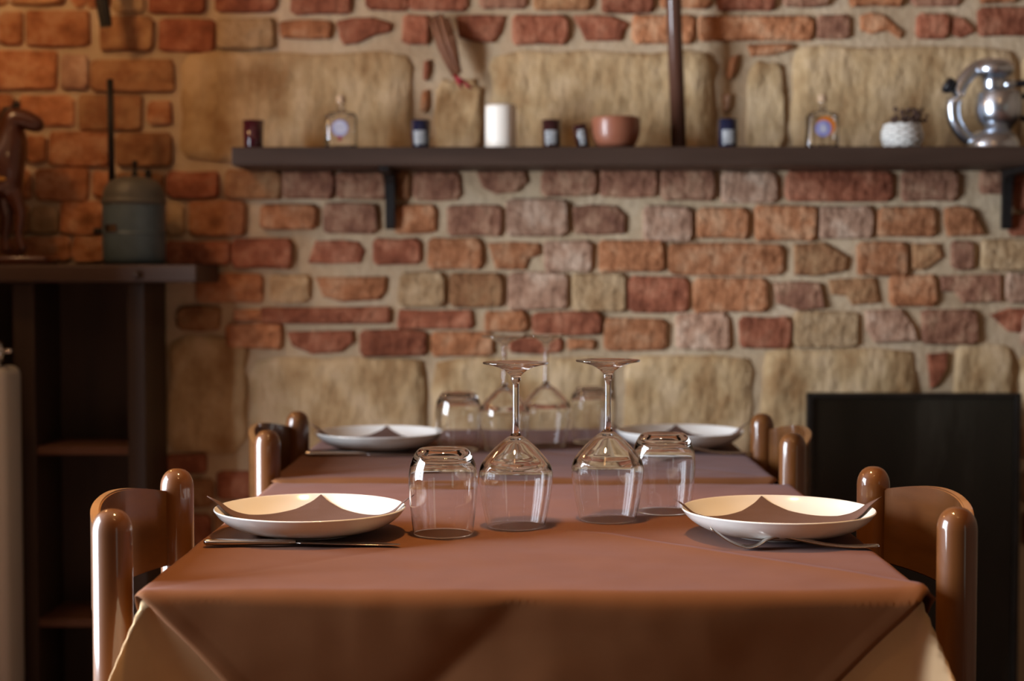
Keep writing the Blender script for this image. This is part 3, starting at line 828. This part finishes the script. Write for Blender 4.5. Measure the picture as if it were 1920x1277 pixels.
# white wicker pot with dried flowers
t = thing('dried_flower_pot', 'small white wicker pot with brown dried flowers left of the coffee maker', 'plant pot', on_shelf(1691))
bm = bmesh.new()
for k in range(7):
    z = .006 + k * .0072; rr = .036 + .006 * math.sin(k / 6 * PI)
    tube([(rr * math.cos(a), rr * math.sin(a), z + .0016 * math.sin(a * 9 + k * PI)) for a in [2 * PI * q / 54 for q in range(55)]], .0046, 6, bm)
lathe([(0, 0), (.034, 0), (.038, .02), (.036, .050), (.031, .050), (.030, .010), (0, .010)], 32, bm)
mesh_obj('basket', bm, 'basket', t)
rnd = random.Random(5)
bms = bmesh.new(); bmf = bmesh.new()
for k in range(46):
    a = rnd.uniform(0, 2 * PI); rr = rnd.uniform(.004, .026); lean = rnd.uniform(0, .03)
    bx, by = rr * math.cos(a), rr * math.sin(a)
    tip = Vector((bx + lean * math.cos(a) + .010, by + lean * math.sin(a) * .7, .050 + rnd.uniform(.008, .036)))
    tube([(bx * .7, by * .7, .030), ((bx + tip.x) / 2, (by + tip.y) / 2, .052), tip], .0007, 5, bms)
    ellipsoid(bmf, tip, [rnd.uniform(.003, .0055)] * 3, 8)
o = mesh_obj('stems', bms, 'twig', t); o['kind'] = 'stuff'
o = mesh_obj('flower_heads', bmf, 'twig', t, smooth=False); o['kind'] = 'stuff'

# vintage coffee maker
t = thing('coffee_maker', 'polished metal stovetop coffee maker with black knob at the right end of the shelf', 'coffee maker', on_shelf(1862, 3.47))
mm = 3.47 / F
mesh_obj('base', lathe(smooth_profile([(0, 0), (.056, 0), (.060, .004), (.058, .016), (.050, .030), (.036, .040), (0, .044)], 3), 48), 'chrome', t)
mesh_obj('jug', lathe(smooth_profile([(0, .040), (.024, .040), (.030, .046), (.046, .064), (.052, .086), (.051, .106), (.046, .124), (.038, .128), (.036, .122), (0, .118)], 3), 48, mtx=Matrix.Translation((.010, -.006, 0))), 'chrome', t)
mesh_obj('brew_head', lathe(smooth_profile([(0, .144), (.022, .144), (.025, .150), (.026, .164), (.034, .172), (.042, .178), (.044, .190), (.036, .203), (.018, .210), (0, .212)], 3), 40, mtx=Matrix.Translation((.000, 0, -.012))), 'chrome', t)
arc = [(-.005, .004, .190), (-.030, .004, .184), (-.054, .004, .166), (-.074, .004, .138), (-.087, .004, .104), (-.087, .004, .072), (-.074, .004, .044), (-.054, .004, .022), (-.034, .004, .014)]
mesh_obj('boiler_arm', tube(smooth_profile(arc, 4), smooth_profile([(.016,), (.016,), (.0165,), (.018,), (.0195,), (.019,), (.018,), (.017,), (.016,)], 4) and [(.0135 + .003 * math.sin(PI * k / 32)) for k in range(33)], 20), 'chrome', t)
bm = lathe(smooth_profile([(0, 0), (.013, 0), (.0175, .004), (.018, .013), (.014, .019), (0, .020)], 3), 20, mtx=Matrix.Translation((-.092, 0, .136)) @ Matrix.Rotation(-1.05, 4, 'Y'))
mesh_obj('knob', bm, 'black', t)
mesh_obj('knob_stem', tube([(-.095, 0, .138), (-.072, .003, .128)], .006, 10), 'chrome', t)
mesh_obj('filter_handle', tube([(.022, -.010, .141), (.034, -.012, .142), (.050, -.014, .143), (.090, -.018, .145), (.130, -.022, .147)], [.005, .006, .0075, .0085, .0075], 14), 'black', t)
mesh_obj('handle_collar', tube([(.018, -.010, .141), (.044, -.013, .1425)], .0088, 14), 'chrome', t)
hd = [(.055, -.010, .112), (.074, -.010, .118), (.092, -.010, .112), (.098, -.010, .092), (.090, -.010, .072), (.058, -.010, .066)]
mesh_obj('jug_handle', tube(smooth_profile(hd, 4), .0065, 12), 'black', t)

# wooden pole standing on the shelf
b0 = Vector(on_shelf(1273, 3.515)); t1 = U(1263, 0, 3.515); dr = (t1 - b0).normalized(); tp = b0 + dr * ((2.66 - b0.z) / dr.z)
o = mesh_obj('wooden_pole', tube([b0, b0 + (tp - b0) * .33, b0 + (tp - b0) * .66, tp], .0172, 24), 'pole')
tag(o, 'tall dark brown wooden pole rising from the shelf to the ceiling', 'pole')

# dried pods hanging on the wall with a red ribbon
hk = U(812, 28, 3.565)
t = thing('hanging_dried_bunch', 'dried brown pods hanging on the wall above the shelf, tied with red ribbon', 'dried bunch', hk)
pts_px = [((815, 30), (832, 85), (858, 142), .010), ((826, 28), (842, 80), (862, 138), .011), ((838, 34), (850, 82), (860, 136), .009), ((806, 34), (826, 92), (852, 146), .006)]
for a, b, c, rr in pts_px:
    path = [U(*a, 3.560) - hk, U(*b, 3.545) - hk, U(*c, 3.552) - hk]
    path = smooth_profile([tuple(p) for p in path], 5)
    n = len(path)
    mesh_obj('dried_pod', tube(path, [rr * (.25 + .75 * math.sin(PI * min(1, .12 + .80 * k / (n - 1)))) for k in range(n)], 10), 'dried', t)
bm = bmesh.new()
for a, b, c, rr in [((852, 142), (862, 150), (872, 156), .006), ((866, 150), (876, 160), (885, 166), .0045), ((854, 150), (862, 158), (866, 166), .004)]:
    tube([U(*a, 3.548) - hk, U(*b, 3.540) - hk, U(*c, 3.545) - hk], [rr * .6, rr, rr * .7], 8, bm)
mesh_obj('ribbon', bm, 'red', t)
mesh_obj('nail', tube([Vector((.012, -.006, .0)), Vector((.012, .05, .004))], .003, 8), 'iron', t)

# iron bar hanging from above at the top left
p = [U(176, -130, 3.50), U(184, -60, 3.50), U(191, 0, 3.50), U(199, 50, 3.50)]
bm = tube(p, [(.010, .016), (.010, .016), (.010, .0155), (.009, .0135)], 8)
bm2 = tube([U(176, -125, 3.50), U(176, -140, 3.56), U(176, -142, 3.615)], .006, 8, bm)
tag(mesh_obj('iron_bar', bm, 'iron', smooth=False), 'black iron bar hanging against the orange bricks, cut by the top of the picture', 'iron bar')

# ------------------------------------------------------------------ dark cabinet on the left, horse, sprayer, radiator
CF = 3.385; CBK = WY - .014
cab = thing('bookcase', 'dark wooden open bookcase with a thick top, left of the tables', 'bookcase', (-1.14, 3.48, 0))
def cpart(name, bm, m): 
    o = mesh_obj(name, bm, m, cab, smooth=False); o.matrix_parent_inverse = Matrix.Translation(cab.location).inverted(); return o
X = lambda px, d=CF: U(px, 700, d).x
cx1 = X(272)
zt1, zt0 = U(200, 496, 3.345).z, U(200, 530, 3.345).z
cpart('top_board', box(-1.49, U(369, 512, 3.345).x, 3.345, CBK, zt0, zt1, bevel=.005), 'shelf_wood')
cpart('side_panel', box(X(239), cx1, CF, CBK, 0, zt0 - .0005, bevel=.002), 'dark_wood')
cpart('side_panel', box(X(25), X(65), CF, CBK, 0, zt0 - .0005, bevel=.002), 'dark_wood')
cpart('side_panel', box(-1.48, -1.44, CF, CBK, 0, zt0 - .0005, bevel=.002), 'dark_wood')
cpart('back_panel', box(-1.44, X(239), CBK - .012, CBK, .05, zt0 - .001), 'dark_wood')
for py in (845, 1168):
    z = U(150, py, CF + .01).z
    cpart('inner_shelf', box(X(65), X(239), CF + .008, CBK - .012, z - .009, z + .009, bevel=.001), 'shelf_edge')
    cpart('inner_shelf', box(-1.44, X(25), CF + .008, CBK - .012, z - .009, z + .009, bevel=.001), 'shelf_edge')
cpart('plinth', box(-1.44, X(239), CF + .02, CF + .04, 0, .06), 'dark_wood')
kz = U(257, 515, 3.345)
bm = ellipsoid(bmesh.new(), Vector((kz.x, 3.339, kz.z)), (.009, .008, .009), 14)
o = cpart('knob', bm, 'dark_wood')

# garden sprayer
sp = thing('garden_sprayer', 'old blue grey metal sprayer tank with black pump rod on the bookcase', 'sprayer', (U(252, 495, 3.46).x, 3.46, zt1 + .0003))
mesh_obj('tank', lathe(smooth_profile([(0, 0), (.056, 0), (.064, .004), (.0685, .014), (.0690, .060), (.0690, .066), (.0705, .070), (.0690, .074), (.0690, .130), (.0690, .133)], 3), 56), 'tank', sp)
mesh_obj('shoulder', lathe(smooth_profile([(.0690, .1335), (.0712, .136), (.0712, .142), (.0690, .146), (.066, .164), (.056, .182), (.040, .192), (.018, .197), (0, .198)], 3), 56), textured('grey_painted_lid', [(.075, .075, .062), (.11, .105, .09)], scale=9, rough=0.5, bump=0.15, metal=0.1), sp)
mesh_obj('pump_rod', tube([(-.046, -.01, .185), (-.047, -.01, .30), (-.048, -.01, .412)], .0072, 14), 'iron', sp)
mesh_obj('fitting', lathe([(0, .19), (.007, .19), (.007, .205), (.004, .208), (.004, .222), (.006, .224), (.005, .232), (0, .233)], 14, mtx=Matrix.Translation((.003, 0, 0))), 'iron', sp)
mesh_obj('fitting', lathe([(0, .185), (.008, .185), (.008, .205), (.005, .213), (0, .214)], 14, mtx=Matrix.Translation((.033, 0, 0))), 'iron', sp)
mesh_obj('nozzle', tube([(-.060, -.015, .076), (-.085, -.018, .074)], [.006, .008], 12), 'iron', sp)
bm = bmesh.new(); prev = None
for k in range(7):
    a = -PI / 2 - .80 + .5 * k / 6; c = [bm.verts.new((.0714 * math.cos(a), .0714 * math.sin(a), z)) for z in (.072, .088)]
    if prev: bm.faces.new((prev[0], c[0], c[1], prev[1]))
    prev = c
mesh_obj('maker_plate', bm, 'steel', sp)

# carved horse
hs = thing('horse_figurine', 'carved brown wooden horse with yellow strap at the left edge, on the bookcase', 'figurine', (U(-54, 495, 3.45).x, 3.45, zt1 + .0003))
hm = 3.45 / F
def H(px, py, y=0.0): return Vector(((px + 60) * hm, y, (495 - py) * hm))
V = [(H(-150, 318), 40), (H(-90, 322), 40), (H(-30, 318), 41), (H(8, 322), 40), (H(16, 285), 31), (H(20, 250), 25), (H(24, 216), 24), (H(50, 224), 18), (H(82, 240), 12)]
E = [(0, 1), (1, 2), (2, 3), (3, 4), (4, 5), (5, 6), (6, 7), (7, 8)]
def leg(root, pts):
    prev = root
    for p, r in pts:
        V.append((p, r)); E.append((prev, len(V) - 1)); prev = len(V) - 1
leg(3, [(H(26, 360, -.020), 15), (H(42, 398, -.022), 8.5), (H(36, 440, -.022), 6), (H(46, 474, -.022), 9)])
leg(3, [(H(0, 364, .020), 15), (H(4, 408, .022), 8.5), (H(-2, 446, .022), 6), (H(2, 474, .022), 9)])
leg(0, [(H(-158, 366, -.020), 22), (H(-168, 402, -.022), 12), (H(-162, 440, -.022), 8), (H(-156, 474, -.022), 10)])
leg(0, [(H(-150, 366, .020), 22), (H(-150, 402, .022), 12), (H(-144, 440, .022), 8), (H(-138, 474, .022), 10)])
me = bpy.data.meshes.new('body'); me.from_pydata([v for v, _ in V], E, [])
body = bpy.data.objects.new('body', me); COL.objects.link(body); body.parent = hs; me.materials.append(M['horse'])
sk = body.modifiers.new('skin', 'SKIN'); sk.use_smooth_shade = True
for i, (_, r) in enumerate(V): me.skin_vertices[0].data[i].radius = (r * hm * 1.4, r * hm * 1.2)
me.skin_vertices[0].data[1].use_root = True
ss = body.modifiers.new('sub', 'SUBSURF'); ss.levels = 2; ss.render_levels = 2
bm = bmesh.new()
for y in (-.010, .010):
    tube([H(28, 206, y), H(30, 196, y * 1.1), H(31, 186, y * 1.2)], [.006, .005, .001], 8, bm)
mesh_obj('ears', bm, 'mane', hs)
mesh_obj('mane', tube([H(30, 202), H(10, 206), H(-2, 228), H(-8, 258), H(-14, 284)], [(.005, .007), (.006, .009), (.007, .009), (.007, .008), (.005, .004)], 10), 'mane', hs)
mesh_obj('tail', tube([H(-186, 312), H(-206, 330), H(-212, 370), H(-206, 420)], [.008, .012, .013, .004], 10), 'mane', hs)
mesh_obj('strap', tube([H(-6, 338, .055 * math.sin(a)) + Vector((.046 * math.cos(a) + .006, 0, .004 * math.cos(a))) for a in [2 * PI * k / 28 for k in range(29)]], .0052, 8), 'strap', hs)
mesh_obj('plinth', box(H(-215, 0).x, H(94, 0).x, -.05, .05, 0, H(0, 480).z, bevel=.004), 'horse', hs)

# radiator at the left edge
rd = thing('radiator', 'grey white column radiator at the left edge before the bookcase', 'radiator', (-1.28, 3.27, 0))
rx1 = U(21, 900, 3.25).x
zr = U(10, 688, 3.25).z
for k in range(6):
    xc = rx1 - .023 - k * .058
    bm = bmesh.new()
    add_box(bm, xc - .023, xc + .023, 3.215, 3.335, .10, zr, bevel=.02, seg=4)
    o = mesh_obj('section', bm, 'radiator', rd); o.matrix_parent_inverse = Matrix.Translation(rd.location).inverted()
for k in (0, 5):
    xc = rx1 - .023 - k * .058
    o = mesh_obj('foot', box(xc - .015, xc + .015, 3.23, 3.32, 0, .105, bevel=.004), 'radiator', rd); o.matrix_parent_inverse = Matrix.Translation(rd.location).inverted()
bm = lathe(smooth_profile([(0, 0), (.012, 0), (.012, .014), (.018, .018), (.020, .032), (.018, .050), (.008, .058), (0, .058)], 2), 20, mtx=Matrix.Translation((rx1 - .030, 3.25, zr - .002)))
o = mesh_obj('valve', bm, 'steel', rd); o.matrix_parent_inverse = Matrix.Translation(rd.location).inverted()
o = mesh_obj('bleed_screw', tube([(rx1 - .016, 3.245, zr + .034), (rx1 + .008, 3.24, zr + .034)], [.004, .005], 10), 'steel', rd); o.matrix_parent_inverse = Matrix.Translation(rd.location).inverted()

# ------------------------------------------------------------------ dark metal panel standing at the right
pn = thing('fire_screen', 'large dark glossy metal panel in a thin frame standing against the wall at right', 'panel', (.85, 3.5, 0))
px0, px1 = U(1512, 900, 3.50).x, U(1913, 900, 3.50).x; pz = U(1700, 737, 3.50).z
def ppart(name, bm, m):
    o = mesh_obj(name, bm, m, pn, smooth=False); o.matrix_parent_inverse = Matrix.Translation(pn.location).inverted(); return o
ppart('sheet', box(px0 + .008, px1 - .008, 3.505, 3.512, .01, pz - .006), 'sheet')
ppart('frame_bar', box(px0, px0 + .014, 3.497, 3.520, 0, pz, bevel=.002), 'frame')
ppart('frame_bar', box(px1 - .014, px1, 3.497, 3.520, 0, pz, bevel=.002), 'frame')
ppart('frame_bar', box(px0 + .014, px1 - .014, 3.497, 3.520, pz - .012, pz, bevel=.002), 'frame')
ppart('frame_bar', box(px0 + .014, px1 - .014, 3.497, 3.520, 0, .014, bevel=.002), 'frame')
